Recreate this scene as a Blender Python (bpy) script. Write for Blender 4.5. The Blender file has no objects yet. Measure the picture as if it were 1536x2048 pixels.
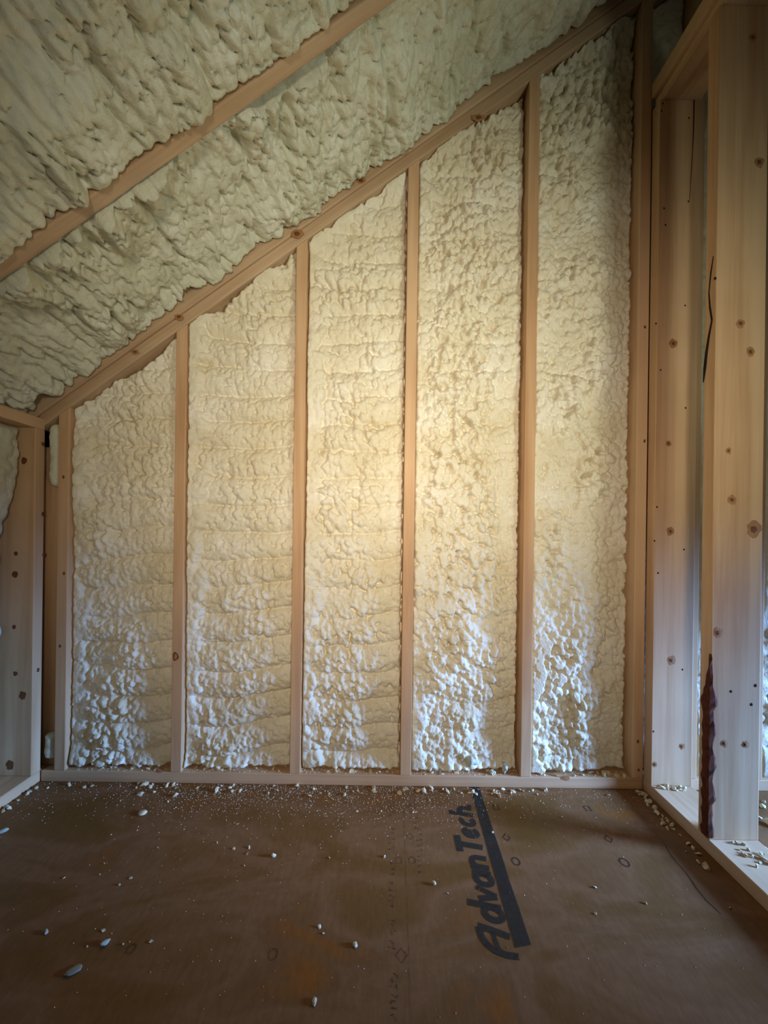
import bpy, bmesh, math, random
import numpy as np
from mathutils import Vector, Matrix

random.seed(7)
S = bpy.context.scene
COL = S.collection

# ------------------------------------------------------------------ camera
F = 793.0                      # focal length in pixels of the 1536 x 2048 frame
VPX, VPY = 768.0, 1070.0       # where the viewing axis meets the picture
ROLL = 0.0135
CAMZ = 0.88                    # camera height above the subfloor
cd = bpy.data.cameras.new('camera')
cam = bpy.data.objects.new('camera', cd); COL.objects.link(cam)
cd.sensor_fit = 'AUTO'; cd.sensor_width = 36.0
cd.lens = F / 2048.0 * 36.0
cd.shift_y = (VPY - 1024.0) / 2048.0
cd.clip_start = 0.02
cam.matrix_world = Matrix.Translation((0, 0, CAMZ)) @ Matrix.Rotation(math.pi/2, 4, 'X') @ Matrix.Rotation(ROLL, 4, 'Z')
S.camera = cam

# ------------------------------------------------------------------ world, daylight, added fill lights, exposure
w = bpy.data.worlds.new('world'); S.world = w; w.use_nodes = True
w.node_tree.nodes['Background'].inputs[0].default_value = (0.84, 0.95, 0.82, 1)
w.node_tree.nodes['Background'].inputs[1].default_value = 0.024

def area(name, loc, target, sx, sy, power, color, spread=math.pi):
    l = bpy.data.lights.new(name, 'AREA'); l.shape = 'RECTANGLE'; l.size = sx; l.size_y = sy
    l.energy = power; l.color = color; l.spread = spread
    o = bpy.data.objects.new(name, l); COL.objects.link(o)
    o.location = loc
    o.rotation_euler = (Vector(target) - Vector(loc)).to_track_quat('-Z', 'Y').to_euler()
    return o
# daylight from a low window to the right, seen past the open end of the stud partition
area('daylight_window', (3.3, 0.66, 0.72), (-0.1, 1.44, -0.14), 0.6, 0.5, 17, (0.22, 0.45, 1.0), math.radians(32))
# added warm fill light behind the camera, brightens the middle of the wall
area('warm_fill_light', (0.0, -0.52, 1.14), (0.02, 1.40, 1.06), 0.2, 0.2, 6.9, (1.0, 0.88, 0.72), math.radians(77))
# added soft fill, low right behind the camera, for relief on the roof foam
area('roof_fill_light', (1.75, -0.75, 0.60), (0.15, 1.39, 1.62), 0.5, 0.5, 3.2, (0.90, 1.0, 0.84), math.radians(50))

S.view_settings.view_transform = 'Standard'
S.view_settings.look = 'None'
S.view_settings.exposure = -0.12
S.view_settings.gamma = 1.0
S.view_settings.use_curve_mapping = False

# ------------------------------------------------------------------ helpers
def lin(r, g, b):
    def f(c):
        c /= 255.0
        return c/12.92 if c <= 0.04045 else ((c+0.055)/1.055)**2.4
    return (f(r), f(g), f(b), 1.0)

def ray(u, v):
    """direction (per unit of depth y) of the line of sight through a picture point"""
    du, dv = u - VPX, v - VPY
    c, s = math.cos(ROLL), math.sin(ROLL)
    x = du*c + dv*s; y = -du*s + dv*c
    return x/F, -y/F
def at_y(u, v, y):
    a, b = ray(u, v); return Vector((a*y, y, CAMZ + b*y))
def at_x(u, v, x):
    a, b = ray(u, v); y = x/a; return Vector((x, y, CAMZ + b*y))
def at_z(u, v, z=0.0):
    a, b = ray(u, v); y = (z - CAMZ)/b; return Vector((a*y, y, z))

def tag(o, label=None, cat=None, group=None, kind=None):
    if label: o['label'] = label
    if cat: o['category'] = cat
    if group: o['group'] = group
    if kind: o['kind'] = kind
    return o

def link(name, me, mat=None, parent=None, loc=(0, 0, 0)):
    o = bpy.data.objects.new(name, me); COL.objects.link(o)
    if mat and not me.materials: me.materials.append(mat)
    if parent is not None:
        o.parent = parent
        o.location = Vector(loc) - parent.location
    else:
        o.location = loc
    return o

def mesh_grid(name, P):
    """smooth grid mesh from an (n, m, 3) array"""
    n, m, _ = P.shape
    me = bpy.data.meshes.new(name)
    i = np.arange(n*m).reshape(n, m)
    q = np.stack([i[:-1, :-1], i[1:, :-1], i[1:, 1:], i[:-1, 1:]], -1).reshape(-1, 4)
    nf = len(q)
    me.vertices.add(n*m); me.vertices.foreach_set('co', P.reshape(-1).astype(np.float32))
    me.loops.add(nf*4); me.loops.foreach_set('vertex_index', q.reshape(-1).astype(np.int32))
    me.polygons.add(nf)
    me.polygons.foreach_set('loop_start', (np.arange(nf)*4).astype(np.int32))
    me.polygons.foreach_set('loop_total', np.full(nf, 4, np.int32))
    me.polygons.foreach_set('use_smooth', np.ones(nf, bool))
    me.update(calc_edges=True); me.validate()
    return me

def hexa(name, pts, mat, parent=None, bevel=0.0025):
    """board from eight corners: four below (counter-clockwise from above), four above; origin at the base centre"""
    pts = [Vector(p) for p in pts]
    org = sum(pts[:4], Vector())/4
    bm = bmesh.new()
    v = [bm.verts.new(p - org) for p in pts]
    for f in ((3, 2, 1, 0), (4, 5, 6, 7), (0, 1, 5, 4), (1, 2, 6, 5), (2, 3, 7, 6), (3, 0, 4, 7)):
        bm.faces.new([v[k] for k in f])
    bmesh.ops.recalc_face_normals(bm, faces=bm.faces)
    if bevel:
        bmesh.ops.bevel(bm, geom=list(bm.edges), offset=bevel, segments=2, affect='EDGES', profile=0.5)
    for f in bm.faces: f.smooth = False
    me = bpy.data.meshes.new(name); bm.to_mesh(me); bm.free()
    return link(name, me, mat, parent, org)

def box(name, x0, x1, y0, y1, z0, z1, mat, parent=None, bevel=0.0025):
    return hexa(name, [(x0, y0, z0), (x1, y0, z0), (x1, y1, z0), (x0, y1, z0),
                       (x0, y0, z1), (x1, y0, z1), (x1, y1, z1), (x0, y1, z1)], mat, parent, bevel)

# ------------------------------------------------------------------ numpy noise
def lattice(seed): return np.random.default_rng(seed).random((128, 128))
def vnoise(x, y, seed):
    L = lattice(seed)
    xi = np.floor(x).astype(int); yi = np.floor(y).astype(int)
    fx = x - xi; fy = y - yi
    fx = fx*fx*fx*(fx*(fx*6-15)+10); fy = fy*fy*fy*(fy*(fy*6-15)+10)
    a = L[yi % 128, xi % 128]; b = L[yi % 128, (xi+1) % 128]
    c = L[(yi+1) % 128, xi % 128]; d = L[(yi+1) % 128, (xi+1) % 128]
    return (a*(1-fx)+b*fx)*(1-fy) + (c*(1-fx)+d*fx)*fy
def fbm(x, y, seed, n=3):
    s = 0; a = 0.5; t = 0
    for k in range(n):
        s = s + a*vnoise(x*2**k + 17.3*k, y*2**k + 5.1*k, seed+k); t += a; a *= 0.5
    return s/t
def domes(x, y, seed, rmin=0.55, rmax=0.95):
    """rounded blobs with sharp valleys between them; x, y in cells"""
    LX, LY, LR, LA = lattice(seed), lattice(seed+101), lattice(seed+202), lattice(seed+303)
    xi = np.floor(x).astype(int); yi = np.floor(y).astype(int)
    out = np.zeros_like(x)
    for dx in (-1, 0, 1):
        for dy in (-1, 0, 1):
            cx = xi+dx; cy = yi+dy
            jx = cx % 128; jy = cy % 128
            px = cx + 0.5 + 0.8*(LX[jy, jx]-0.5); py = cy + 0.5 + 0.8*(LY[jy, jx]-0.5)
            r = rmin + (rmax-rmin)*LR[jy, jx]
            d2 = ((x-px)**2 + (y-py)**2)/(r*r)
            out = np.maximum(out, np.sqrt(np.clip(1-d2, 0, 1))*(0.45+0.55*LA[jy, jx]))
    return out
def sstep(a, b, x):
    t = np.clip((x-a)/(b-a), 0, 1); return t*t*(3-2*t)

# ------------------------------------------------------------------ materials
def new_mat(name):
    m = bpy.data.materials.new(name); m.use_nodes = True
    nt = m.node_tree; b = nt.nodes['Principled BSDF']
    return m, nt, b
def node(nt, t, **kw):
    n = nt.nodes.new(t)
    for k, v in kw.items(): setattr(n, k, v)
    return n
def ramp(nt, fac, stops):
    r = node(nt, 'ShaderNodeValToRGB')
    while len(r.color_ramp.elements) < len(stops): r.color_ramp.elements.new(0.5)
    for e, (p, c) in zip(r.color_ramp.elements, stops): e.position = p; e.color = c
    nt.links.new(fac, r.inputs[0]); return r
def noise(nt, vec, scale, detail=3, rough=0.55, dist=0.0):
    n = node(nt, 'ShaderNodeTexNoise'); n.inputs['Scale'].default_value = scale
    n.inputs['Detail'].default_value = detail; n.inputs['Roughness'].default_value = rough
    n.inputs['Distortion'].default_value = dist
    if vec is not None: nt.links.new(vec, n.inputs['Vector'])
    return n
def mix(nt, fac, a, b, mode='MIX'):
    m = node(nt, 'ShaderNodeMix', data_type='RGBA', blend_type=mode)
    if isinstance(fac, (int, float)): m.inputs[0].default_value = fac
    else: nt.links.new(fac, m.inputs[0])
    for s, i in ((a, 6), (b, 7)):
        if isinstance(s, tuple): m.inputs[i].default_value = s
        else: nt.links.new(s, m.inputs[i])
    return m.outputs[2]
def bump(nt, bsdf, h, strength, dist):
    b = node(nt, 'ShaderNodeBump'); b.inputs['Strength'].default_value = strength; b.inputs['Distance'].default_value = dist
    nt.links.new(h, b.inputs['Height']); nt.links.new(b.outputs[0], bsdf.inputs['Normal'])

def wood(name, axis, light, dark, angle=0.0):
    m, nt, b = new_mat(name)
    tc = node(nt, 'ShaderNodeTexCoord'); oi = node(nt, 'ShaderNodeObjectInfo')
    off = node(nt, 'ShaderNodeVectorMath', operation='SCALE'); nt.links.new(oi.outputs['Random'], off.inputs['Scale'])
    off.inputs[0].default_value = (31.0, 17.0, 23.0)
    add = node(nt, 'ShaderNodeVectorMath', operation='ADD')
    rot = node(nt, 'ShaderNodeMapping'); rot.inputs['Rotation'].default_value = (0, angle, 0)
    nt.links.new(tc.outputs['Object'], rot.inputs['Vector'])
    sc = node(nt, 'ShaderNodeMapping')
    s = [22.0, 22.0, 22.0]; s['xyz'.index(axis)] = 0.9
    sc.inputs['Scale'].default_value = s
    nt.links.new(rot.outputs[0], add.inputs[0]); nt.links.new(off.outputs[0], add.inputs[1])
    nt.links.new(add.outputs[0], sc.inputs['Vector'])
    g = noise(nt, sc.outputs[0], 1.0, 5, 0.6, 0.4)
    big = noise(nt, add.outputs[0], 3.0, 2)
    r = ramp(nt, g.outputs[0], [(0.30, dark), (0.58, light), (0.8, light)])
    rb = ramp(nt, big.outputs[0], [(0.35, (0.86, 0.83, 0.80, 1)), (0.65, (1, 1, 1, 1))])
    c = mix(nt, 0.8, r.outputs[0], rb.outputs[0], 'MULTIPLY')
    rr = ramp(nt, oi.outputs['Random'], [(0.0, (0.88, 0.84, 0.80, 1)), (1.0, (1, 1, 1, 1))])
    c = mix(nt, 1.0, c, rr.outputs[0], 'MULTIPLY')
    nt.links.new(c, b.inputs['Base Color'])
    b.inputs['Roughness'].default_value = 0.62
    b.inputs['Specular IOR Level'].default_value = 0.3
    bump(nt, b, g.outputs[0], 0.25, 0.002)
    return m
L1, D1 = lin(222, 186, 146), lin(196, 152, 110)
WZ = wood('pine_upright', 'z', L1, D1)
WX = wood('pine_lengthwise', 'x', L1, D1)
WY = wood('pine_crosswise', 'y', L1, D1)
SLOPE = 0.73; ANG = math.atan(SLOPE)
WS = wood('pine_sloping', 'x', lin(204, 174, 140), lin(176, 140, 104), ANG)

def foam_mat(name, c0, c1, c2):
    m, nt, b = new_mat(name)
    tc = node(nt, 'ShaderNodeTexCoord')
    n1 = noise(nt, tc.outputs['Object'], 6.0, 4)
    n2 = noise(nt, tc.outputs['Object'], 60.0, 3)
    r = ramp(nt, n1.outputs[0], [(0.32, c0), (0.52, c1), (0.72, c2)])
    r2 = ramp(nt, n2.outputs[0], [(0.35, (0.90, 0.88, 0.84, 1)), (0.6, (1, 1, 1, 1))])
    c = mix(nt, 0.6, r.outputs[0], r2.outputs[0], 'MULTIPLY')
    nt.links.new(c, b.inputs['Base Color'])
    b.inputs['Roughness'].default_value = 0.65
    b.inputs['Specular IOR Level'].default_value = 0.22
    n3 = noise(nt, tc.outputs['Object'], 160.0, 4, 0.6)
    bump(nt, b, n3.outputs[0], 0.6, 0.005)
    return m
FOAM = foam_mat('spray_foam_cream', lin(222, 207, 174), lin(232, 221, 195), lin(239, 231, 213))
FOAMC = foam_mat('spray_foam_daylight_tint', lin(204, 202, 176), lin(217, 215, 192), lin(228, 227, 210))  # same foam with the greenish daylight under the roof put into its colour

def plain(name, col, rough=0.7, var=0.25, scale=40.0):
    m, nt, b = new_mat(name)
    tc = node(nt, 'ShaderNodeTexCoord')
    n = noise(nt, tc.outputs['Object'], scale, 4)
    d = tuple(c*(1-var) for c in col[:3]) + (1,)
    r = ramp(nt, n.outputs[0], [(0.3, d), (0.65, col)])
    nt.links.new(r.outputs[0], b.inputs['Base Color']); b.inputs['Roughness'].default_value = rough; b.inputs['Specular IOR Level'].default_value = 0.2
    bump(nt, b, n.outputs[0], 0.3, 0.002)
    return m
KNOT = plain('knot_brown', lin(120, 74, 44), 0.6)
KNOTL = plain('knot_ring_tan', lin(172, 124, 82), 0.6)
HOLE = plain('pin_hole_dark', lin(38, 26, 20), 0.8)
BARK = plain('bark_dark', lin(104, 50, 22), 0.8, 0.6, 60)
SHEATH = plain('sheathing_board', lin(120, 88, 58), 0.8)
FLAKE = plain('foam_flake_grey', lin(150, 142, 124), 0.8, 0.3)
CRUMB = plain('foam_crumb_cream', lin(232, 214, 176), 0.95, 0.15)

def ink_mat(name, col, alpha_lo, alpha_hi, scale):
    """printed ink, worn through in patches"""
    m, nt, b = new_mat(name)
    tc = node(nt, 'ShaderNodeTexCoord')
    n = noise(nt, tc.outputs['Object'], scale, 5, 0.65)
    r = ramp(nt, n.outputs[0], [(0.34, (alpha_lo,)*3+(1,)), (0.56, (alpha_hi,)*3+(1,))])
    b.inputs['Base Color'].default_value = col; b.inputs['Roughness'].default_value = 0.55
    nt.links.new(r.outputs[0], b.inputs['Alpha'])
    return m
INK = ink_mat('printed_ink_black', lin(22, 20, 16), 0.6, 0.98, 45)
INKM = ink_mat('printed_mark_ink', lin(40, 27, 18), 0.45, 0.9, 120)
INKL = ink_mat('printed_line_faded', lin(70, 50, 36), 0.0, 0.2, 30)
INKF = ink_mat('printed_ink_faded', lin(52, 38, 30), 0.0, 0.55, 140)

def floor_mat():
    m, nt, b = new_mat('subfloor_panel')
    tc = node(nt, 'ShaderNodeTexCoord')
    mp = node(nt, 'ShaderNodeMapping'); mp.inputs['Scale'].default_value = (1.0, 2.0, 1.0)
    nt.links.new(tc.outputs['Object'], mp.inputs['Vector'])
    big = noise(nt, mp.outputs[0], 2.6, 4, 0.55, 0.6)
    r = ramp(nt, big.outputs[0], [(0.32, lin(112, 77, 26)), (0.43, lin(122, 83, 40)), (0.52, lin(136, 96, 60)), (0.59, lin(124, 86, 48)), (0.70, lin(144, 86, 26))])
    mp2 = node(nt, 'ShaderNodeMapping'); mp2.inputs['Scale'].default_value = (1.0, 0.35, 1.0)
    nt.links.new(tc.outputs['Object'], mp2.inputs['Vector'])
    fi = noise(nt, mp2.outputs[0], 90, 4, 0.6)
    rf = ramp(nt, fi.outputs[0], [(0.35, (0.80, 0.78, 0.76, 1)), (0.6, (1, 1, 1, 1))])
    c = mix(nt, 0.7, r.outputs[0], rf.outputs[0], 'MULTIPLY')
    nt.links.new(c, b.inputs['Base Color'])
    b.inputs['Roughness'].default_value = 0.62
    b.inputs['Specular IOR Level'].default_value = 0.25
    bump(nt, b, fi.outputs[0], 0.15, 0.002)
    return m
FLOORM = floor_mat()

# ------------------------------------------------------------------ setting
D = 1.39                        # depth of the gable wall's stud faces
XL, XR = -1.196, 0.920          # inner faces of the knee wall and of the stud partition
T = 0.0381; W6 = 0.140
ZC = CAMZ + 1.243               # underside of the sloping top plate at x = 0
PV = T*math.sqrt(1+SLOPE**2)    # plate thickness measured upright
def zplate(x): return ZC + SLOPE*x
def zraft(x): return ZC + PV + SLOPE*x
XA, XB = -1.42, 1.90            # how far the roof slope is built
YB = -1.3

floor = tag(box('floor', -1.6, 2.6, YB, 1.62, -0.022, 0.0, FLOORM, bevel=0), kind='structure')
wb = tag(hexa('wall_back', [(-1.5, D+W6+.004, -.02), (2.6, D+W6+.004, -.02), (2.6, D+W6+.02, -.02), (-1.5, D+W6+.02, -.02),
              (-1.5, D+W6+.004, zraft(-1.5)+.22), (2.6, D+W6+.004, zraft(2.6)+.22), (2.6, D+W6+.02, zraft(2.6)+.22), (-1.5, D+W6+.02, zraft(-1.5)+.22)], SHEATH, bevel=0), kind='structure')
wl = tag(box('wall_left', XL-W6-.02, XL-W6-.004, YB, D+W6, 0.0, 1.41, SHEATH, bevel=0), kind='structure')
dz = 0.235
ce = tag(hexa('ceiling', [(XA-.1, YB, zraft(XA-.1)+dz), (XB, YB, zraft(XB)+dz), (XB, D+W6+.02, zraft(XB)+dz), (XA-.1, D+W6+.02, zraft(XA-.1)+dz),
              (XA-.1, YB, zraft(XA-.1)+dz+.02), (XB, YB, zraft(XB)+dz+.02), (XB, D+W6+.02, zraft(XB)+dz+.02), (XA-.1, D+W6+.02, zraft(XA-.1)+dz+.02)], SHEATH, bevel=0), kind='structure')

# ------------------------------------------------------------------ timber
def knot(parent, p, normal, rx, rz, mat=None, name='knot', tilt=0.0):
    """slightly raised oval on a face; normal is one of 'y', 'x', 's'"""
    k = 14
    bm = bmesh.new()
    if normal == 'y': e1, e2, n = Vector((1, 0, 0)), Vector((0, 0, 1)), Vector((0, -1, 0))
    elif normal == 'x': e1, e2, n = Vector((0, 1, 0)), Vector((0, 0, 1)), Vector((-1, 0, 0))
    elif normal == 'x+': e1, e2, n = Vector((0, -1, 0)), Vector((0, 0, 1)), Vector((1, 0, 0))
    else: e1, e2, n = Vector((1, 0, 0)), Vector((0, 1, 0)), Vector((0, 0, 1))
    c = bm.verts.new(n*0.0012)
    ring = []
    for i in range(k):
        a = 2*math.pi*i/k; rr = 1 + random.uniform(-.18, .18)
        ring.append(bm.verts.new(e1*rx*rr*math.cos(a+tilt) + e2*rz*rr*math.sin(a) + n*0.0003))
    for i in range(k): bm.faces.new((c, ring[i], ring[(i+1) % k]))
    bmesh.ops.recalc_face_normals(bm, faces=bm.faces)
    me = bpy.data.meshes.new(name); bm.to_mesh(me); bm.free()
    return link(name, me, mat or KNOT, parent, p)

# gable wall: bottom plate, studs, sloping plate, end rafter
bp = tag(box('bottom_plate', XL+.004, XR-.002, D, D+W6, 0, T, WX), 'long pine bottom plate lying on the floor under the gable wall studs', 'plate')
SX = [-1.127, -0.719, -0.3015, 0.087, 0.508, 0.9003]
SL = ['short pine stud at the left end of the gable wall beside the knee wall',
      'second gable stud from the left, with a dark oval knot low on it',
      'pine stud in the middle of the gable wall, third from the left',
      'pine stud in the gable wall standing nearest the black floor lettering, fourth from left',
      'tall pine stud in the gable wall with a brown left edge, fifth from the left',
      'tallest orange brown stud in the dark corner against the stud partition']
studs = []
for x, lb in zip(SX, SL):
    x0, x1 = x-T/2, x+T/2
    o = hexa('stud', [(x0, D, T), (x1, D, T), (x1, D+W6, T), (x0, D+W6, T),
                      (x0, D, zplate(x0)), (x1, D, zplate(x1)), (x1, D+W6, zplate(x1)), (x0, D+W6, zplate(x0))], WZ)
    studs.append(tag(o, lb, 'stud', 'gable wall studs'))
for x, lb in ((1.088, 'pine stud behind the partition, seen as a strip beside the first partition stud'),
              (1.318, 'pine stud far right behind the partition, at the right edge of the picture')):
    x0, x1 = x-T/2, x+T/2
    o = hexa('stud', [(x0, D, T), (x1, D, T), (x1, D+W6, T), (x0, D+W6, T),
                      (x0, D, zplate(x0)), (x1, D, zplate(x1)), (x1, D+W6, zplate(x1)), (x0, D+W6, zplate(x0))], WZ)
    tag(o, lb, 'stud', 'gable wall studs behind the partition')
tag(box('bottom_plate', XR+W6+.002, 2.4, D, D+W6, 0, T, WX), 'bottom plate of the gable wall continuing behind the partition', 'plate')

def sloped(name, x0, x1, y0, y1, zf, th, mat):
    return hexa(name, [(x0, y0, zf(x0)), (x1, y0, zf(x1)), (x1, y1, zf(x1)), (x0, y1, zf(x0)),
                       (x0, y0, zf(x0)+th), (x1, y0, zf(x1)+th), (x1, y1, zf(x1)+th), (x0, y1, zf(x0)+th)], mat, bevel=0.004)
tp = tag(sloped('top_plate', XL-.02, XB, D, D+W6, zplate, PV, WS), 'sloping pine top plate that the gable studs butt against', 'plate')
gr = tag(sloped('rafter', XL-.10, XB, D-.006, D+T, zraft, 0.22, WS), 'sloping end rafter with knots running along the top of the gable wall', 'rafter', 'roof rafters')
nr = tag(sloped('rafter', XA, XB, 0.927, 0.965, zraft, 0.22, WS), 'sloping rafter crossing the upper left, foam on both sides and a dark gap beneath', 'rafter', 'roof rafters')
tag(sloped('rafter', XA, XB, 0.430, 0.468, zraft, 0.22, WS), 'sloping rafter nearest the camera, above the picture', 'rafter', 'roof rafters')

# knee wall at the left
kp = tag(box('bottom_plate', XL-W6, XL, 0.10, D+W6-.002, 0, T, WY), 'bottom plate of the left knee wall running towards the camera', 'plate')
ZK = 1.232
ks = tag(box('stud', XL-W6, XL, D-.034, D+.004, T, ZK, WZ), 'knotty pine knee wall stud in the left corner, its broad brown face to the camera', 'stud', 'knee wall studs')
tag(box('stud', XL-W6, XL, D-.44, D-.402, T, ZK, WZ), 'knee wall stud left of the picture', 'stud', 'knee wall studs')
kt = tag(box('top_plate', XL-W6, XL, 0.10, D+.004, ZK, ZK+T, WY), 'top plate of the left knee wall under the roof foam', 'plate')

# stud partition at the right
ZT = 2.378
pp = tag(box('bottom_plate', XR, XR+W6, 0.30, D+W6-.002, 0, T, WY), 'bottom plate of the stud partition running along the right towards the camera', 'plate')
p1 = tag(box('stud', XR, XR+W6, D-.039, D-.001, T, ZT, WZ), 'wide pine partition stud with small dark nail holes, next to the corner', 'stud', 'partition studs')
p2 = tag(box('stud', XR, XR+W6, 1.110, 1.148, T, ZT, WZ), 'wide pine partition stud with bark and a long crack on its edge, nearest at right', 'stud', 'partition studs')
tag(box('top_plate', XR+.010, XR+W6, 0.30, D-.001, ZT, ZT+T, WY), 'lower of the two partition top plates, resting on the partition studs', 'plate')
tag(box('top_plate', XR-.004, XR+W6, 0.30, D-.001, ZT+T+.002, ZT+2*T+.014, WY), 'upper of the two partition top plates, in the dark top right', 'plate')

# knots and holes on the timber
yf1, yf2 = D-.039, 1.110
for u, v, k in [(1370, 611, 0), (1312, 647, 0), (1321, 740, 0), (1371, 816, 0), (1314, 1014, 0), (1309, 1082, 0), (1368, 1099, 0), (1365, 1339, 0),
                (1307, 1463, 0), (1326, 207, 0), (1323, 222, 0), (1378, 236, 0), (1377, 403, 0), (1328, 417, 0), (1331, 450, 0), (1316, 1146, 0)]:
    knot(p1, at_y(u, v, yf1), 'y', .0028, .0034, HOLE, 'nail_hole')
for u, v, r in [(1347, 687, 9), (1337, 887, 6), (1341, 1063, 8), (1343, 1321, 9), (1364, 1493, 6), (1310, 1529, 6)]:
    knot(p1, at_y(u, v, yf1), 'y', r/620, r/560, KNOTL)
    knot(p1, at_y(u, v, yf1-.0009), 'y', r/1500, r/1400, KNOT)
for u, v in [(1430, 557), (1436, 1266), (1462, 1383), (1503, 1409), (1511, 1371)]:
    knot(p2, at_y(u, v, yf2), 'y', .004, .0045, HOLE, 'nail_hole')
for u, v, r in [(1481, 647, 9), (1501, 704, 9), (1457, 902, 6), (1464, 1000, 9), (1508, 1059, 15), (1436, 1266, 10), (1449, 1487, 7), (1491, 1489, 7), (1506, 75, 9), (1519, 325, 10)]:
    knot(p2, at_y(u, v, yf2), 'y', r/740, r/650, KNOTL)
    knot(p2, at_y(u, v, yf2-.0009), 'y', r/1700, r/1500, KNOT)
for u, v, r in [(358, 634, 8), (270, 704, 6), (594, 468, 11), (722, 362, 8), (957, 235, 10)]:
    knot(gr if u != 270 else gr, at_y(u, v, D-.006), 'y', r*1.2/571, r*.8/571, KNOTL)
    knot(gr, at_y(u, v, D-.0069), 'y', r*.6/571, r*.4/571, KNOT)
knot(studs[1], at_y(351, 1313, D), 'y', .011, .016, KNOT)
knot(studs[1], at_y(351, 1313, D-.0009), 'y', .006, .010, KNOTL)
for u, v in [(128, 1147), (120, 1292), (127, 954)]: knot(studs[0], at_y(u, v, D), 'y', .004, .006)
for u, v, r in [(32, 1107, 4), (30, 1149, 6), (28, 1254, 4), (31, 1347, 4), (45, 1391, 7), (48, 921, 6), (20, 1530, 8)]:
    knot(ks, at_y(u, v, D-.034), 'y', r/583, r/500)
for u, v, r in [(86, 1028, 5), (87, 1109, 5), (76, 1340, 4), (86, 888, 3)]:
    knot(ks, at_x(u, v, XL), 'x+', .006, .008)
knot(bp, at_y(1131, 1556, D), 'y', .016, .010, KNOTL)
knot(bp, at_y(318, 1541, D), 'y', .012, .008, KNOTL)
for u, v in [(1290, 654), (1289, 882), (1276, 1483), (1277, 1540)]: knot(studs[5], at_y(u, v, D), 'y', .004, .006)

def ribbon(name, pts, widths, nrm, mat, parent):
    """thin sliver along points on a face (cracks, gaps between boards)"""
    n = Vector(nrm)
    bm = bmesh.new(); L = []; R = []
    o = pts[0]
    for i, p in enumerate(pts):
        t = (pts[min(i+1, len(pts)-1)] - pts[max(i-1, 0)]).normalized()
        sd = t.cross(n).normalized()*widths[i]/2
        L.append(bm.verts.new(p - o + sd + n*.0006)); R.append(bm.verts.new(p - o - sd + n*.0006))
    for i in range(len(pts)-1): bm.faces.new((L[i], L[i+1], R[i+1], R[i]))
    bmesh.ops.recalc_face_normals(bm, faces=bm.faces)
    me = bpy.data.meshes.new(name); bm.to_mesh(me); bm.free()
    return link(name, me, mat, parent, o)
cr = [(1427, 512), (1422, 545), (1418, 585), (1420, 615), (1424, 640), (1418, 672), (1413, 705), (1410, 735), (1407, 765)]
ribbon('crack', [at_x(u, v, XR) for u, v in cr], [.003, .005, .004, .006, .006, .008, .010, .011, .004], (-1, 0, 0), HOLE, p2)
ribbon('crack', [at_y(u, v, yf1) for u, v in [(1388, 200), (1387, 260), (1384, 320), (1379, 400)]], [.004, .003, .002, .001], (0, -1, 0), HOLE, p1)
# bark left on the corner of the nearer partition stud
bm = bmesh.new(); rows = []
zz = np.linspace(0.045, 0.56, 40)
for i, z in enumerate(zz):
    t = (z-.045)/(.56-.045)
    k = min(1.0, (1-t)*4.0)*(0.92+0.08*math.sin(i*1.7)) + (0.35 if 0.70 < t < 0.76 else 0)
    a = .029*k*(1+random.uniform(-.08, .08)); bq = .014*k*(1+.35*math.sin(i*.9)+random.uniform(-.25, .25))
    j = lambda: random.uniform(-.0012, .0012)
    rows.append([bm.verts.new(p) for p in ((XR-.0005, yf2+a, z), (XR-.0035+j(), yf2+a*.7, z), (XR-.0045+j(), yf2+a*.3, z),
                 (XR-.004+j(), yf2-.003+j(), z), (XR+bq*.6, yf2-.0035+j(), z), (XR+bq, yf2-.0005, z))])
for r0, r1 in zip(rows, rows[1:]):
    for i in range(5): bm.faces.new((r0[i], r0[i+1], r1[i+1], r1[i]))
bmesh.ops.recalc_face_normals(bm, faces=bm.faces)
me = bpy.data.meshes.new('bark'); bm.to_mesh(me); bm.free()
bk = link('bark', me, BARK, p2); bk.location = -p2.location
bk['label'] = 'dark brown bark strip on the stud edge'

# ------------------------------------------------------------------ spray foam
def edge_round(e, r, depth):
    t = np.clip(1 - e/r, 0, 1)
    return depth*(1-np.sqrt(np.clip(1-t*t, 0, 1)))

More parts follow.
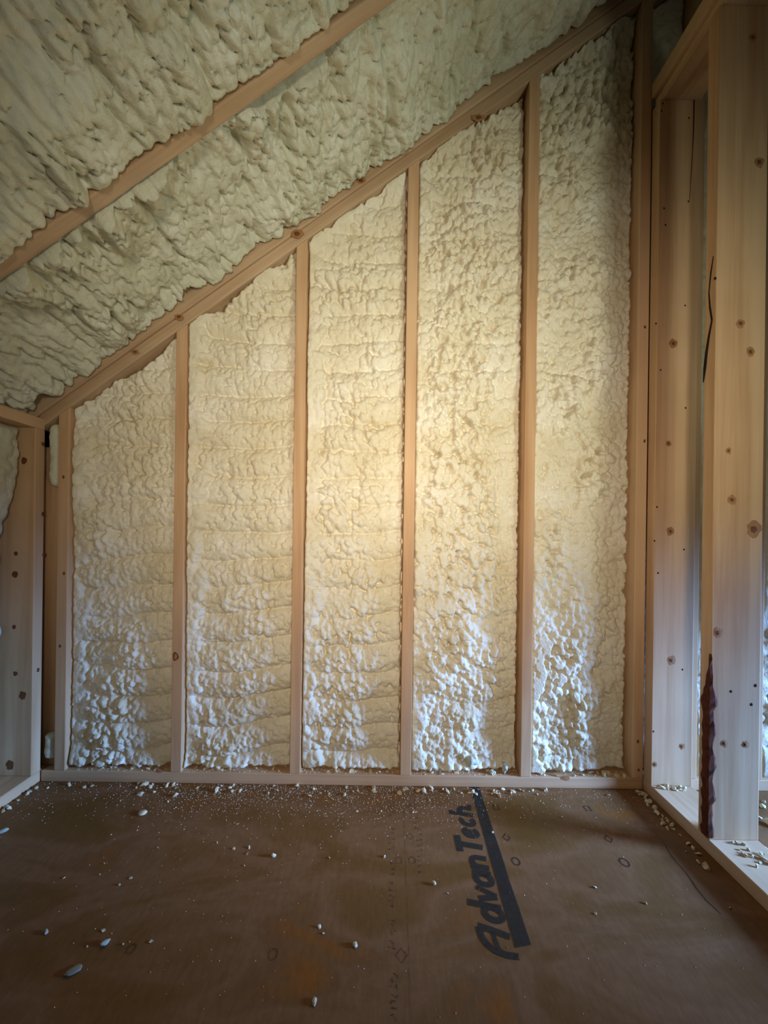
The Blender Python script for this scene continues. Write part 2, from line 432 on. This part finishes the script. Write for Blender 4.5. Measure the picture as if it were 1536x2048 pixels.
def wall_foam(label, x0, x1, seed, step=0.0033, thick=0.0, band=1.0, bead=1.0, lump=1.0, rec=0.052, rimtop=.042):
    n = max(8, int((x1-x0)/step)); zt = lambda x: zplate(x) - .001
    zm = zt((x0+x1)/2); m = int((zm - T)/step)
    s = np.linspace(0, 1, n)[:, None]; t = np.linspace(0, 1, m)[None, :]
    X = x0 + (x1-x0)*s + 0*t
    top = zt(X); Z = T + .001 + (top-T-.001)*t
    a = X-x0; wd = x1-x0
    so = seed*13.7
    wa = a + .016*(fbm(a/.07+so, Z/.07, seed)-.5); wz = Z + .016*(fbm(a/.07, Z/.07+so, seed+5)-.5)
    low = fbm(a/.16+so, Z/.22, seed+9, 2)
    # horizontal spray passes
    ph = (Z + .05*(fbm(a/.22+so, Z/.30, seed+11, 2)-.5) - .05*(a/wd-.45)**2)/.098
    fr = ph-np.floor(ph); strip = np.sqrt(np.clip(1-(2*fr-1)**2, 0, 1))
    h = band*.014*strip
    # popcorn lumps
    prof = .35 + .65*sstep(1.0, .62, a/wd + .3*(low-.5))
    lowcalm = 1 - .75*sstep(.42, .22, Z)*sstep(.45, .65, a/wd)
    amp = lump*prof*lowcalm*(.35+1.1*sstep(.3, .65, low))
    sk = (wz + .35*wa)
    d1 = domes(wa/.021+so, sk/.026, seed+20); d2 = domes(wa/.012+so, sk/.014, seed+30)
    h += amp*(.020*d1 + .006*d2 - .010*(1-d1)**4)
    d3 = domes(wa/.015+so, wz/.016, seed+33); h += (.0065*d3 - .006*(1-d3)**4)*(1-.5*np.minimum(amp, 1.5))
    h += .012*(fbm(a/.10+so, Z/.10, seed+40)-.5)
    h += .0035*(fbm(a/.012+so, Z/.012, seed+41)-.5)
    # thicker middle layer
    h += thick*sstep(.74, .60, a/wd + .35*(fbm(a/.2, Z/.08+so, seed+44, 3)-.5))*(.3+.7*sstep(1.7, .6, Z))
    # bead sprayed along the stud on the left
    wbd = .046 + .040*(fbm(Z/.05+so, Z*0+seed, seed+50, 3)-.5)*1.6 + .012*(vnoise(Z/.5+so, Z*0, seed+51)-.5) + .045*(fbm(a/.035+so, Z/.035, seed+54)-.5)
    bm_ = sstep(.024, -.014, a-wbd)*bead
    up = .6+.4*sstep(.3, .6, vnoise(Z/.25+so, Z*0+3, seed+52))
    h = h*(1-.75*bm_) + bm_*up*(.031 + .010*domes(wa/.026+so, wz/.032, seed+60) + .003*domes(wa/.011, wz/.013+so, seed+61))
    h -= bead*.010*np.exp(-((a-wbd-.010)/.006)**2)*sstep(.35, .6, fbm(Z/.06+so, a*0, seed+53))
    h += rimtop*np.exp(-(top-Z)/.022)*sstep(.25, .5, fbm(a/.09+so, a*0+6, seed+74))
    h += .030*np.exp(-(Z-T)/.035)*sstep(.3, .6, fbm(a/.07+so, a*0+8, seed+75))
    # ragged rims against the timber
    jl = .002*fbm(Z/.018+so, Z*0+1, seed+70); jr = .006*fbm(Z/.02+so, Z*0+2, seed+71)
    jt = .014*sstep(.45, .75, fbm(a/.05+so, a*0+3, seed+72)); jb = .012*fbm(a/.02+so, a*0+4, seed+73)
    rim = np.maximum.reduce([edge_round(a-jl, .007, .03), edge_round(wd-a-jr, .007, .04),
                             edge_round((top-Z)-jt, .010, .04), edge_round((Z-T)-jb, .016, .05)])
    h = h - np.minimum(rim, .05)
    Y = D + rec - h
    Y = np.clip(Y, D+.004, D+W6-.004)
    P = np.stack([X, Y, Z], -1)
    org = np.array([(x0+x1)/2, D+W6/2, T])
    o = link('spray_foam', mesh_grid('spray_foam', P-org), FOAM, None, org)
    return tag(o, label, 'insulation', 'spray foam between the gable studs')

bays = [(SX[i]+T/2, SX[i+1]-T/2) for i in range(5)]
wall_foam('shortest cream foam fill of the gable wall, between the first two studs at the left', *bays[0], 1, band=1.5, lump=.75, bead=1.2, rimtop=.015)
wall_foam('cream foam fill with horizontal ridges between the second and third gable studs', *bays[1], 2, band=1.8, lump=.7, bead=1.1)
wall_foam('cream foam fill in the brightest middle bay, between third and fourth gable studs', *bays[2], 3, band=1.5, lump=.75)
wall_foam('cream foam fill with large popcorn lumps between fourth and fifth gable studs', *bays[3], 4, band=.6, lump=1.25, thick=.010, bead=.9)
wall_foam('tallest cream lumpy foam fill between the fifth stud and the corner stud', *bays[4], 5, band=.35, lump=1.3, thick=.014, bead=.8)
wall_foam('narrow foam strip visible between the two partition studs', 1.107, 1.299, 6, step=.008, thick=.01)
wall_foam('foam fill at the far right edge behind the partition', 1.337, 1.705, 7, step=.008, thick=.012)
wall_foam('foam above and behind the corner stud beside the partition top plates', .918, 1.069, 8, step=.006, bead=0, band=.2, lump=.4)

NV = np.array([SLOPE, 0, -1.0])/math.sqrt(1+SLOPE**2)   # into the room
def roof_foam(label, y0, y1, seed, rec, step=.0045, holes=(), e0=0.0, e1=0.0):
    La = (XB-XA)*math.sqrt(1+SLOPE**2)
    n = int(La/step); m = int((y1-y0)/step)
    s = np.linspace(0, 1, n)[:, None]; t = np.linspace(0, 1, m)[None, :]
    A = La*s + 0*t; Y = y0 + (y1-y0)*t + 0*s; b = Y-y0; wd = y1-y0
    so = seed*9.1
    wA = A + .05*(fbm(A/.22+so, Y/.22, seed)-.5) + .012*(fbm(A/.05+so, Y/.05, seed+1)-.5)
    wY = Y + .05*(fbm(A/.12+so, Y/.12, seed+2)-.5)
    mod = .45+.9*sstep(.3, .7, fbm(A/.25+so, Y/.3, seed+3, 2))
    h = .046*domes(wA/.055+so, wY/.36, seed+10, .55, .95)*mod
    d2 = domes(wA/.026+so, wY/.075, seed+20); d3 = domes(wA/.015+so, wY/.022, seed+30)
    h += .023*d2 - .010*(1-d2)**4
    h += (.012*d3 - .006*(1-d3)**4)*(.4+mod*.6)
    h += .003*domes(wA/.008+so, wY/.009, seed+31)
    h += .030*(fbm(A/.20+so, Y/.16, seed+40)-.5) + .004*(fbm(A/.012+so, Y/.012, seed+41)-.5)
    h += .010*np.sin(np.pi*np.clip(b/wd, 0, 1))
    h = h*(1-.55*np.exp(-(wd-b)/.03))
    h += e0*np.exp(-b/.05) + e1*np.exp(-(wd-b)/.05)
    j0 = .006*fbm(A/.03+so, A*0+1, seed+50); j1 = .004*fbm(A/.025+so, A*0+2, seed+51)
    for (xa, xb, dpt, side) in holes:
        xx = XA + (XB-XA)*s + 0*t
        g = sstep(xa-.02, xa+.02, xx)*sstep(xb+.02, xb-.02, xx)*dpt
        if side == 0: j0 = j0 + g
        else: j1 = j1 + g
    rim = np.maximum(edge_round(b-j0, .010, .085), edge_round(wd-b-j1, .009, .085))
    h = h - np.minimum(rim, .085)
    xx = XA + (XB-XA)*s + 0*t
    base = np.stack([xx, Y, zraft(xx)], -1)
    P = base + NV*(h - rec)[..., None]
    org = np.array([0.0, (y0+y1)/2, zraft(0.0)])
    o = link('spray_foam', mesh_grid('spray_foam', P-org), FOAMC, None, org)
    return tag(o, label, 'insulation', 'spray foam between the rafters')
roof_foam('pale streaky roof foam between the end rafter and the next rafter', .965, D-.006, 11, .080,
          e0=.045, e1=.046, holes=((-.33, -.13, .034, 0), (-1.19, -1.14, .045, 1), (-.68, -.645, .03, 1)))
roof_foam('darker grey green roof foam in the upper left corner, above the nearer rafter', .468, .927, 12, .046, e1=.026)

def knee_foam():
    y0, y1, z0, z1 = .97, D-.034, T, ZK
    n = int((y1-y0)/.005); m = int((z1-z0)/.005)
    s = np.linspace(0, 1, n)[:, None]; t = np.linspace(0, 1, m)[None, :]
    Y = y0+(y1-y0)*s+0*t; Z = z0+(z1-z0)*t+0*s
    h = .014*domes(Y/.03, Z/.035, 71) + .004*domes(Y/.012, Z/.012, 72) + .03*(fbm(Y/.12, Z/.14, 73)-.5)
    h += .055*sstep(.84, 1.02, Z)
    rim = np.maximum.reduce([edge_round(Y-y0, .02, .04), edge_round(y1-Y-.004, .03, .03), edge_round(z1-Z, .03, .03), edge_round(Z-z0, .02, .04)])
    X = XL-.112 + h - np.minimum(rim, .04)
    X = np.maximum(X, XL-W6+.002)
    org = np.array([XL-W6, (y0+y1)/2, T])
    o = link('spray_foam', mesh_grid('spray_foam', np.stack([X, Y, Z], -1)-org), FOAMC, None, org)
    tag(o, 'foam fill of the left knee wall at the left picture edge', 'insulation')
knee_foam()

def lump_mesh(name, seed, sub=3, rough=.45, fine=.28):
    r = np.random.default_rng(seed)
    bm = bmesh.new(); bmesh.ops.create_icosphere(bm, subdivisions=sub, radius=1.0)
    k = r.normal(size=(12, 3)); kp_ = r.random(12)*6.28
    for v in bm.verts:
        p = np.array(v.co); d = 0
        for i in range(12):
            fq = (1.2 if i < 3 else 2.6 if i < 7 else 4.5)
            d += (rough if i < 3 else fine if i < 7 else fine*.7)*math.sin(fq*float(p@k[i]) + kp_[i])/2
        v.co = v.co*(1+d)
    for f in bm.faces: f.smooth = sub > 1
    me = bpy.data.meshes.new(name); bm.to_mesh(me); bm.free(); return me
def lump(name, p, size, label, cat, mat, seed, rot=0, group=None, sub=3):
    me = lump_mesh(name, seed, sub, .4, .15 if name == 'foam_chip' else .28)
    o = link(name, me, mat, None, p); o.scale = size; o.rotation_euler = (0, 0, rot)
    return tag(o, label, cat, group)
# foam squeezed into the slot between knee wall stud and first gable stud
xs = (XL+SX[0]-T/2)/2
def bead_obj(z0, z1, seed, label, r=.021):
    n, m = 40, 28
    t = np.linspace(0, 1, n)[:, None]; a = np.linspace(0, 2*np.pi, m)[None, :]
    Z = z0+(z1-z0)*t+0*a
    cap = np.sqrt(np.clip(1-(np.abs(2*t-1))**10, 0, 1))
    q = r*cap*(.85+.30*fbm(Z/.02+seed, a*1.2, seed)+.12*domes(Z/.022+seed, a*1.5, seed+3))
    X = q*np.cos(a); Y = q*1.1*np.sin(a)
    return tag(link('foam_bead', mesh_grid('foam_bead', np.stack([X, Y, Z-z0], -1)), FOAMC, None, (xs, D+.030, z0)), label, 'insulation')
z_a = at_y(105, 975, D+.03).z; z_b = at_y(105, 848, D+.03).z
bead_obj(z_a, z_b, 3, 'pale foam bead squeezed into the top of the left corner slot')
z_a = at_y(93, 1512, D+.03).z; z_b = at_y(93, 1462, D+.03).z
bead_obj(z_a, z_b, 9, 'white foam lump in the bottom of the left corner slot', r=.023)
tag(box('backing_strip', XL-.09, SX[0]-T/2-.002, D+.036, D+.074, T, 1.18, WZ), 'dark backing board deep in the left corner slot', 'board')

# ------------------------------------------------------------------ print on the subfloor (flat)
def flat_poly(bm, pts, z):
    vs = [bm.verts.new((x, y, z)) for x, y in pts]
    try: bm.faces.new(vs)
    except ValueError: pass
def stroke(bm, pts, wd, z, closed=False, wend=None):
    """thick flat line through points"""
    P = [Vector((x, y)) for x, y in pts]; n = len(P)
    L = []; R = []
    for i in range(n):
        if closed: t = P[(i+1) % n]-P[i-1]
        else: t = P[min(i+1, n-1)]-P[max(i-1, 0)]
        t.normalize(); sd = Vector((-t.y, t.x))
        ww = wd/2 if wend is None else (wd+(wend-wd)*i/(n-1))/2
        L.append(bm.verts.new((*(P[i]+sd*ww), z))); R.append(bm.verts.new((*(P[i]-sd*ww), z)))
    for i in range(n if closed else n-1):
        j = (i+1) % n; bm.faces.new((L[i], R[i], R[j], L[j]))
def arc(cx, cy, rx, ry, a0, a1, n=12):
    return [(cx+rx*math.cos(math.radians(a0+(a1-a0)*i/n)), cy+ry*math.sin(math.radians(a0+(a1-a0)*i/n))) for i in range(n+1)]
SH = .22
# glyphs in a box of height 1 (capitals); strokes listed as (points, width, closed)
def glyph(ch):
    g = {
     'A': (0.86, [([(-.06, -.04), (.04, .0), (.16, .10), (.30, .30), (.46, .62), (.60, .92)], .24, 0), ([(.62, .96), (.72, .55), (.78, .02)], .21, 0), ([(.34, .36), (.76, .36)], .13, 0)]),
     'd': (0.66, [(arc(.30, .32, .21, .25, 0, 360, 18)[:-1], .17, 1), ([(.54, 1.02), (.54, .03)], .18, 0)]),
     'v': (0.58, [([(.08, .64), (.27, .06)], .17, 0), ([(.52, .64), (.29, .06)], .14, 0)]),
     'a': (0.66, [(arc(.30, .32, .21, .25, 0, 360, 18)[:-1], .17, 1), ([(.54, .64), (.54, .03)], .18, 0)]),
     'n': (0.68, [([(.14, .64), (.14, .03)], .18, 0), (arc(.34, .36, .21, .20, 170, 0, 10)+[(.55, .03)], .17, 0)]),
     'T': (0.78, [([(.02, .90), (.82, .90)], .20, 0), ([(.40, .92), (.40, .03)], .20, 0)]),
     'e': (0.62, [(arc(.30, .33, .20, .24, 20, 330, 16), .16, 0), ([(.12, .33), (.46, .36)], .12, 0)]),
     'c': (0.56, [(arc(.30, .33, .20, .24, 50, 320, 14), .17, 0)]),
     'h': (0.66, [([(.14, 1.02), (.14, .03)], .18, 0), (arc(.34, .36, .20, .20, 170, 0, 10)+[(.54, .03)], .17, 0)]),
     '.': (0.20, [(arc(.06, .08, .05, .06, 0, 360, 10)[:-1], .06, 1)])}
    return g[ch]
bm = bmesh.new()
word = 'AdvanTech.'
tot = sum(glyph(c)[0] for c in word)
yA, yH = at_z(1000, 1908).y, at_z(940, 1607).y
xb0, xb1 = at_z(1024, 1893).x + .004, at_z(944, 1607).x - .006
hcap = 0.079; sc = (yH-yA)/tot; pos = 0.0
for ci, ch in enumerate(word):
    adv, st = glyph(ch)
    if ch == 'A':      # swash capital
        for q, (pp_, w0, w1) in enumerate([([(956, 1852), (985, 1861), (1020, 1874)], .017, .015),
                                ([(957, 1853), (963, 1873), (974, 1889), (990, 1901), (1012, 1910), (1038, 1914)], .016, .014),
                                ([(984, 1862), (990, 1880), (999, 1902)], .010, .010)]):
            stroke(bm, [tuple(at_z(u, v))[:2] for u, v in pp_], w0, .0006+.00006*q, False, w1)
        pos += adv; continue
    for si, (pts, wd, cl) in enumerate(st):
        wp = []
        for (gx, gy) in pts:
            q = pos + gx + SH*gy - .05
            f_ = q/tot
            wp.append((xb0+(xb1-xb0)*f_ - gy*hcap*(1-.06*f_), yA + q*sc))
        stroke(bm, wp, wd*sc*1.3, .0006 + .00006*si + .00002*ci, bool(cl))
    pos += adv
me = bpy.data.meshes.new('printed_lettering'); bm.to_mesh(me); bm.free()
o = link('printed_lettering', me, INK, floor); o.location = -floor.location; o['label'] = 'black AdvanTech lettering printed on the subfloor'
bm = bmesh.new()
c = [at_z(1030, 1896), at_z(1062, 1890), at_z(958, 1574), at_z(940, 1574)]
ed = []
for i in range(25):
    t = i/24; l = c[0].lerp(c[3], t); r = c[1].lerp(c[2], t); ed.append((bm.verts.new((l.x+random.uniform(-.0007, .0007), l.y, .0006)), bm.verts.new((r.x+random.uniform(-.0007, .0007), r.y, .0006))))
for a_, b_ in zip(ed, ed[1:]): bm.faces.new((a_[0], a_[1], b_[1], b_[0]))
me = bpy.data.meshes.new('printed_bar'); bm.to_mesh(me); bm.free()
o = link('printed_bar', me, INK, floor); o.location = -floor.location
o['label'] = 'black printed bar beside the lettering'
# fastener marks: squares, diamonds, circles
def mark(kind, u, v, s, mat=INKM):
    p = at_z(u, v); bm = bmesh.new()
    n = {'square': 4, 'diamond': 4, 'circle': 16}[kind]; off = {'square': 45, 'diamond': 0, 'circle': 0}[kind]
    rr = s*(1.2 if kind != 'circle' else 1.0)
    stroke(bm, [(rr*math.cos(math.radians(off+360*i/n)), rr*1.25*math.sin(math.radians(off+360*i/n))) for i in range(n)], .0036, 0, True)
    me = bpy.data.meshes.new('printed_mark'); bm.to_mesh(me); bm.free()
    p.z = .0007
    return link('printed_mark', me, mat, floor, p)
for k, u, v, s in [('square', 992, 1615, .010), ('diamond', 1013, 1675, .009), ('circle', 1032, 1723, .010), ('square', 1175, 1617, .010),
                   ('diamond', 1217, 1678, .009), ('circle', 1249, 1725, .011)]: mark(k, u, v, s)
for k, u, v, s in [('square', 797, 1721, .009), ('circle', 824, 1721, .009), ('diamond', 820, 1673, .008), ('square', 817, 1612, .009), ('diamond', 803, 1911, .010),
                   ('circle', 262, 1898, .008), ('circle', 546, 1909, .009)]: mark(k, u, v, s, INKF)
# faded stamp line running towards the camera: only worn traces of characters are left
bm = bmesh.new(); rr = random.Random(5)
for va, vb, uu, wd in [(1585, 1635, 783, 10), (1657, 1705, 782, 12), (1728, 1758, 783, 11), (1768, 1822, 784, 12), (1840, 1870, 787, 12), (1885, 1905, 787, 14), (1950, 2046, 790, 15),
                       (1580, 1660, 832, 9), (1660, 1745, 840, 10)]:
    v = va
    while v < vb:
        p = at_z(uu + rr.uniform(-1, 1), v); q = at_z(uu+wd, v)
        hw = (q.x-p.x)/2; hh = .0085
        for _ in range(3):
            x0 = p.x + rr.uniform(-hw, hw); y0 = p.y + rr.uniform(-hh, hh)*.5
            if rr.random() < .6: stroke(bm, [(x0-hw*.5, y0), (x0+hw*.5, y0+rr.uniform(-.003, .003))], .0022, .0006)
            else: stroke(bm, [(x0, y0-hh*.5), (x0+rr.uniform(-.002, .002), y0+hh*.5)], .0022, .00062)
        v += 9 + (v-1580)*.012
me = bpy.data.meshes.new('faded_stamp'); bm.to_mesh(me); bm.free()
o = link('faded_stamp', me, INKF, floor); o.location = -floor.location; o['kind'] = 'stuff'
bm = bmesh.new()
for u0, v0, u1, v1 in [(806, 1580, 822, 2046)]:
    a_, b_ = at_z(u0, v0), at_z(u1, v1)
    pts = [a_.lerp(b_, i/30) for i in range(31)]
    stroke(bm, [(p.x + random.uniform(-.0008, .0008), p.y) for p in pts], .004, .0005)
me = bpy.data.meshes.new('printed_line'); bm.to_mesh(me); bm.free()
o = link('printed_line', me, INKL, floor); o.location = -floor.location
# scratch in the panel near the partition plate
ribbon('scratch', [at_z(u, v) for u, v in [(1305, 1660), (1325, 1682), (1345, 1715), (1372, 1745), (1392, 1775), (1412, 1800), (1443, 1829)]],
       [.001, .002, .0025, .003, .0035, .003, .002], (0, 0, 1), INKM, floor)

# ------------------------------------------------------------------ foam crumbs
CR = [lump_mesh('foam_crumb', 100+i, 1, .55, .35) for i in range(7)]
for m_ in CR: m_.materials.append(CRUMB)
rr = random.Random(21)
def crumb(p, s, label, group, flat=.6):
    me = rr.choice(CR)
    o = bpy.data.objects.new('foam_crumb', me); COL.objects.link(o)
    sx, sy = s*rr.uniform(.6, 1.5), s*rr.uniform(.6, 1.0)
    sz = s*rr.uniform(.5, .9)*flat/.6
    o.scale = (sx, sy, sz); o.rotation_euler = (rr.uniform(-.3, .3), rr.uniform(-.3, .3), rr.uniform(0, 6.28))
    o.location = (p[0], p[1], p[2] + sz*.72)
    return tag(o, label, 'foam crumb', group)
# on the floor along the gable plate
for i in range(90):
    x = rr.choice([rr.uniform(XL+.02, XR-.03), rr.uniform(-.95, .55)])
    y = D - .006 - abs(rr.gauss(0, .022))
    k = sum(x > q for q in SX[1:5])
    nm = ['first', 'second', 'third', 'fourth', 'fifth'][k]
    crumb((x, y, 0), rr.uniform(.003, .008), 'foam crumb on the floor before the gable plate, in front of the %s foam bay' % nm, 'floor crumbs before the %s bay' % nm)
# on top of the gable plate, bay by bay
bn = ['first', 'second', 'third', 'fourth', 'fifth']
for k, (x0, x1) in enumerate(bays):
    for i in range((10, 12, 14, 22, 26)[k]):
        x = rr.uniform(x0+.01, x1-.015)
        crumb((x, D + rr.uniform(.006, .034), T), rr.uniform(.003, .0085), 'foam crumb on the gable bottom plate under the %s foam bay' % bn[k], 'crumbs under the %s bay' % bn[k])
# piled in the corner by the partition
for i in range(34):
    t = rr.random()**1.3
    p = Vector((XR - .012 - abs(rr.gauss(0, .014))-.02*t, D - .012 - .33*t, 0))
    crumb(p, rr.uniform(.003, .008), 'foam crumb on the floor along the partition plate in the right corner', 'crumbs in the right corner')
for i in range(16):
    crumb((XR + rr.uniform(.012, .12), D-.045-abs(rr.gauss(0, .012)), T), rr.uniform(.004, .009), 'foam crumb on the partition plate at the foot of the corner stud', 'crumbs on the partition plate')
for i in range(16):
    crumb((XR + rr.uniform(.05, .138), 1.10-rr.uniform(0, .12), T), rr.uniform(.003, .006), 'foam crumb on the partition plate in front of the bark edged stud', 'crumbs on the near partition plate')
for i in range(18):
    crumb((rr.uniform(1.09, 1.35), rr.uniform(1.12, 1.36), 0), rr.uniform(.004, .012), 'foam crumb on the floor behind the partition', 'crumbs behind the partition')
for i in range(12):
    t = rr.random()
    crumb((XL+.008+abs(rr.gauss(0, .012)), D-.02-.18*t, 0), rr.uniform(.003, .009), 'foam crumb on the floor along the knee wall plate', 'crumbs along the knee wall')
for i in range(34):
    crumb((rr.uniform(-.8, .85), rr.uniform(.82, 1.30), 0), rr.uniform(.0018, .0038), 'tiny foam crumb scattered on the open brown subfloor', 'crumbs scattered on the subfloor')
# bigger single pieces
def chip(u, v, sx, sy, sz, rot, label, seed, z=0.0, mat=CRUMB):
    p = at_z(u, v, z); p.z = z + sz*.7
    return lump('foam_chip', p, (sx*.75, sy*.75, sz*.8), label, 'foam chip', mat, seed, rot, sub=2)
chip(8, 1663, .016, .009, .006, .6, 'white oval foam chip on the floor at the far left edge', 1, mat=FOAMC)
chip(211, 1889, .016, .008, .006, .8, 'white elongated foam chip on the dark floor at lower left', 2, mat=FOAMC)
chip(92, 1867, .007, .007, .005, .2, 'small round foam chip left of the elongated white chip', 3, mat=FOAMC)
chip(143, 1946, .022, .012, .004, .8, 'dull grey flat foam flake at the lower left of the floor', 4, mat=FLAKE)
chip(287, 1627, .014, .013, .006, .3, 'tan foam clump on the floor below the second gable stud', 5)
chip(547, 1713, .007, .006, .006, .3, 'single pale chip on the open floor below the third gable stud', 6)
chip(629, 2006, .006, .010, .004, .1, 'long pale chip at the bottom centre of the floor', 7)
chip(869, 1770, .007, .006, .005, .3, 'pale chip on the floor left of the black lettering', 8)
chip(710, 1893, .006, .006, .005, .3, 'small pale chip on the floor near the faded stamp line', 9)
chip(985, 1667, .006, .004, .004, .3, 'pale chip lying on the printed black bar', 10)
chip(300, 1576, .008, .006, .006, .3, 'cream chip on the floor just right of the second stud foot', 11)
chip(273, 1560, .012, .008, .010, .3, 'cream lump leaning on the bottom plate left of the second stud', 12)
chip(1540-22, 1715, .004, .020, .005, .5, 'stick shaped foam shaving on the partition plate', 13, z=T)
def plate_lump(u, v, y, s, label, seed, mat=FOAMC):
    p = at_y(u, v, y); p.z = max(p.z, T+s[2]*.75)
    return lump('foam_lump', p, s, label, 'foam lump', mat, seed, 0.3)
plate_lump(241, 1516, D+.030, (.022, .016, .015), 'white foam lump on the bottom plate in the first bay', 31)
plate_lump(280, 1528, D+.022, (.010, .010, .008), 'small cream foam lump on the bottom plate near the second stud', 32)
plate_lump(846, 1527, D+.030, (.016, .016, .014), 'white foam lump beside the foot of the fourth stud', 33)
plate_lump(870, 1527, D+.028, (.018, .015, .015), 'white foam lump in the row at the fourth bay, second from the stud', 34)
plate_lump(895, 1530, D+.026, (.013, .013, .012), 'white foam lump in the row at the fourth bay, third from the stud', 35)
plate_lump(943, 1522, D+.026, (.017, .016, .018), 'bluish white foam lump ending the row in the fourth bay', 36)
plate_lump(925, 1515, D+.030, (.013, .014, .014), 'cream foam lump above the row in the fourth bay', 37, FOAM)
plate_lump(983, 1543, D+.020, (.010, .008, .008), 'small white foam lump on the plate left of the fifth stud', 38)
plate_lump(1010, 1537, D+.014, (.008, .008, .015), 'tall white foam lump on the plate close to the fifth stud', 39)
plate_lump(1095, 1532, D+.026, (.018, .014, .012), 'white foam lump on the plate right of the fifth stud', 40)
plate_lump(500, 1500, D+.040, (.014, .012, .016), 'white foam knob low in the second bay', 41)
# pale knob on the rafter
p = at_y(634, 402, D-.03); lump('foam_lump', p, (.016, .015, .015), 'round foam knob stuck to the end rafter above the third stud', 'foam lump', FOAM, 51)
# cut slab edge lying behind the plate in the second bay
p = at_y(462, 1524, D+.035)
tag(box('foam_offcut', p.x-.055, p.x+.050, D+.026, D+.046, T+.001, T+.014, FOAM, bevel=.004), 'flat cream foam offcut lying on the bottom plate in the second bay', 'foam offcut')

# fine foam dust: too small to count
rg = np.random.default_rng(3)
def dust(name, n, fx, size, label):
    V = []; Fc = []
    base = np.array([(1, 0, 0), (0, 1, 0), (-1, 0, 0), (0, -1, 0), (0, 0, .8)])
    fs = [(0, 1, 4), (1, 2, 4), (2, 3, 4), (3, 0, 4)]
    for i in range(n):
        x, y, z = fx(); s = size*rg.uniform(.4, 1.3); a = rg.random()*6.28; c_, s_ = math.cos(a), math.sin(a)
        for b in base*np.array([rg.uniform(.5, 1.4), rg.uniform(.5, 1.1), 1])*s:
            V.append((x+b[0]*c_-b[1]*s_, y+b[0]*s_+b[1]*c_, z+b[2]))
        Fc += [tuple(5*i+j for j in f) for f in fs]
    me = bpy.data.meshes.new(name); me.from_pydata(V, [], Fc)
    return tag(link(name, me, CRUMB), label, 'foam dust', kind='stuff')
def f1():
    x = rg.choice([rg.normal(-.48, .22), rg.uniform(XL+.02, XR-.02), rg.normal(.05, .2)]); x = min(max(x, XL+.01), XR-.01)
    return x, D - .002 - min(abs(rg.normal(0, .085)), .4), 0.0003
dust('foam_dust', 2600, f1, .0016, 'fine pale foam dust sprinkled on the floor below the gable wall')
def f2():
    return rg.uniform(XL+.02, XR-.02), D + rg.uniform(.004, .05), T
dust('foam_dust', 900, f2, .0022, 'fine foam dust lying on top of the gable bottom plate')
def f3():
    return rg.uniform(-.85, .9), rg.uniform(.72, D-.05), 0.0003
dust('foam_dust', 500, f3, .0012, 'sparse foam dust over the open brown subfloor')
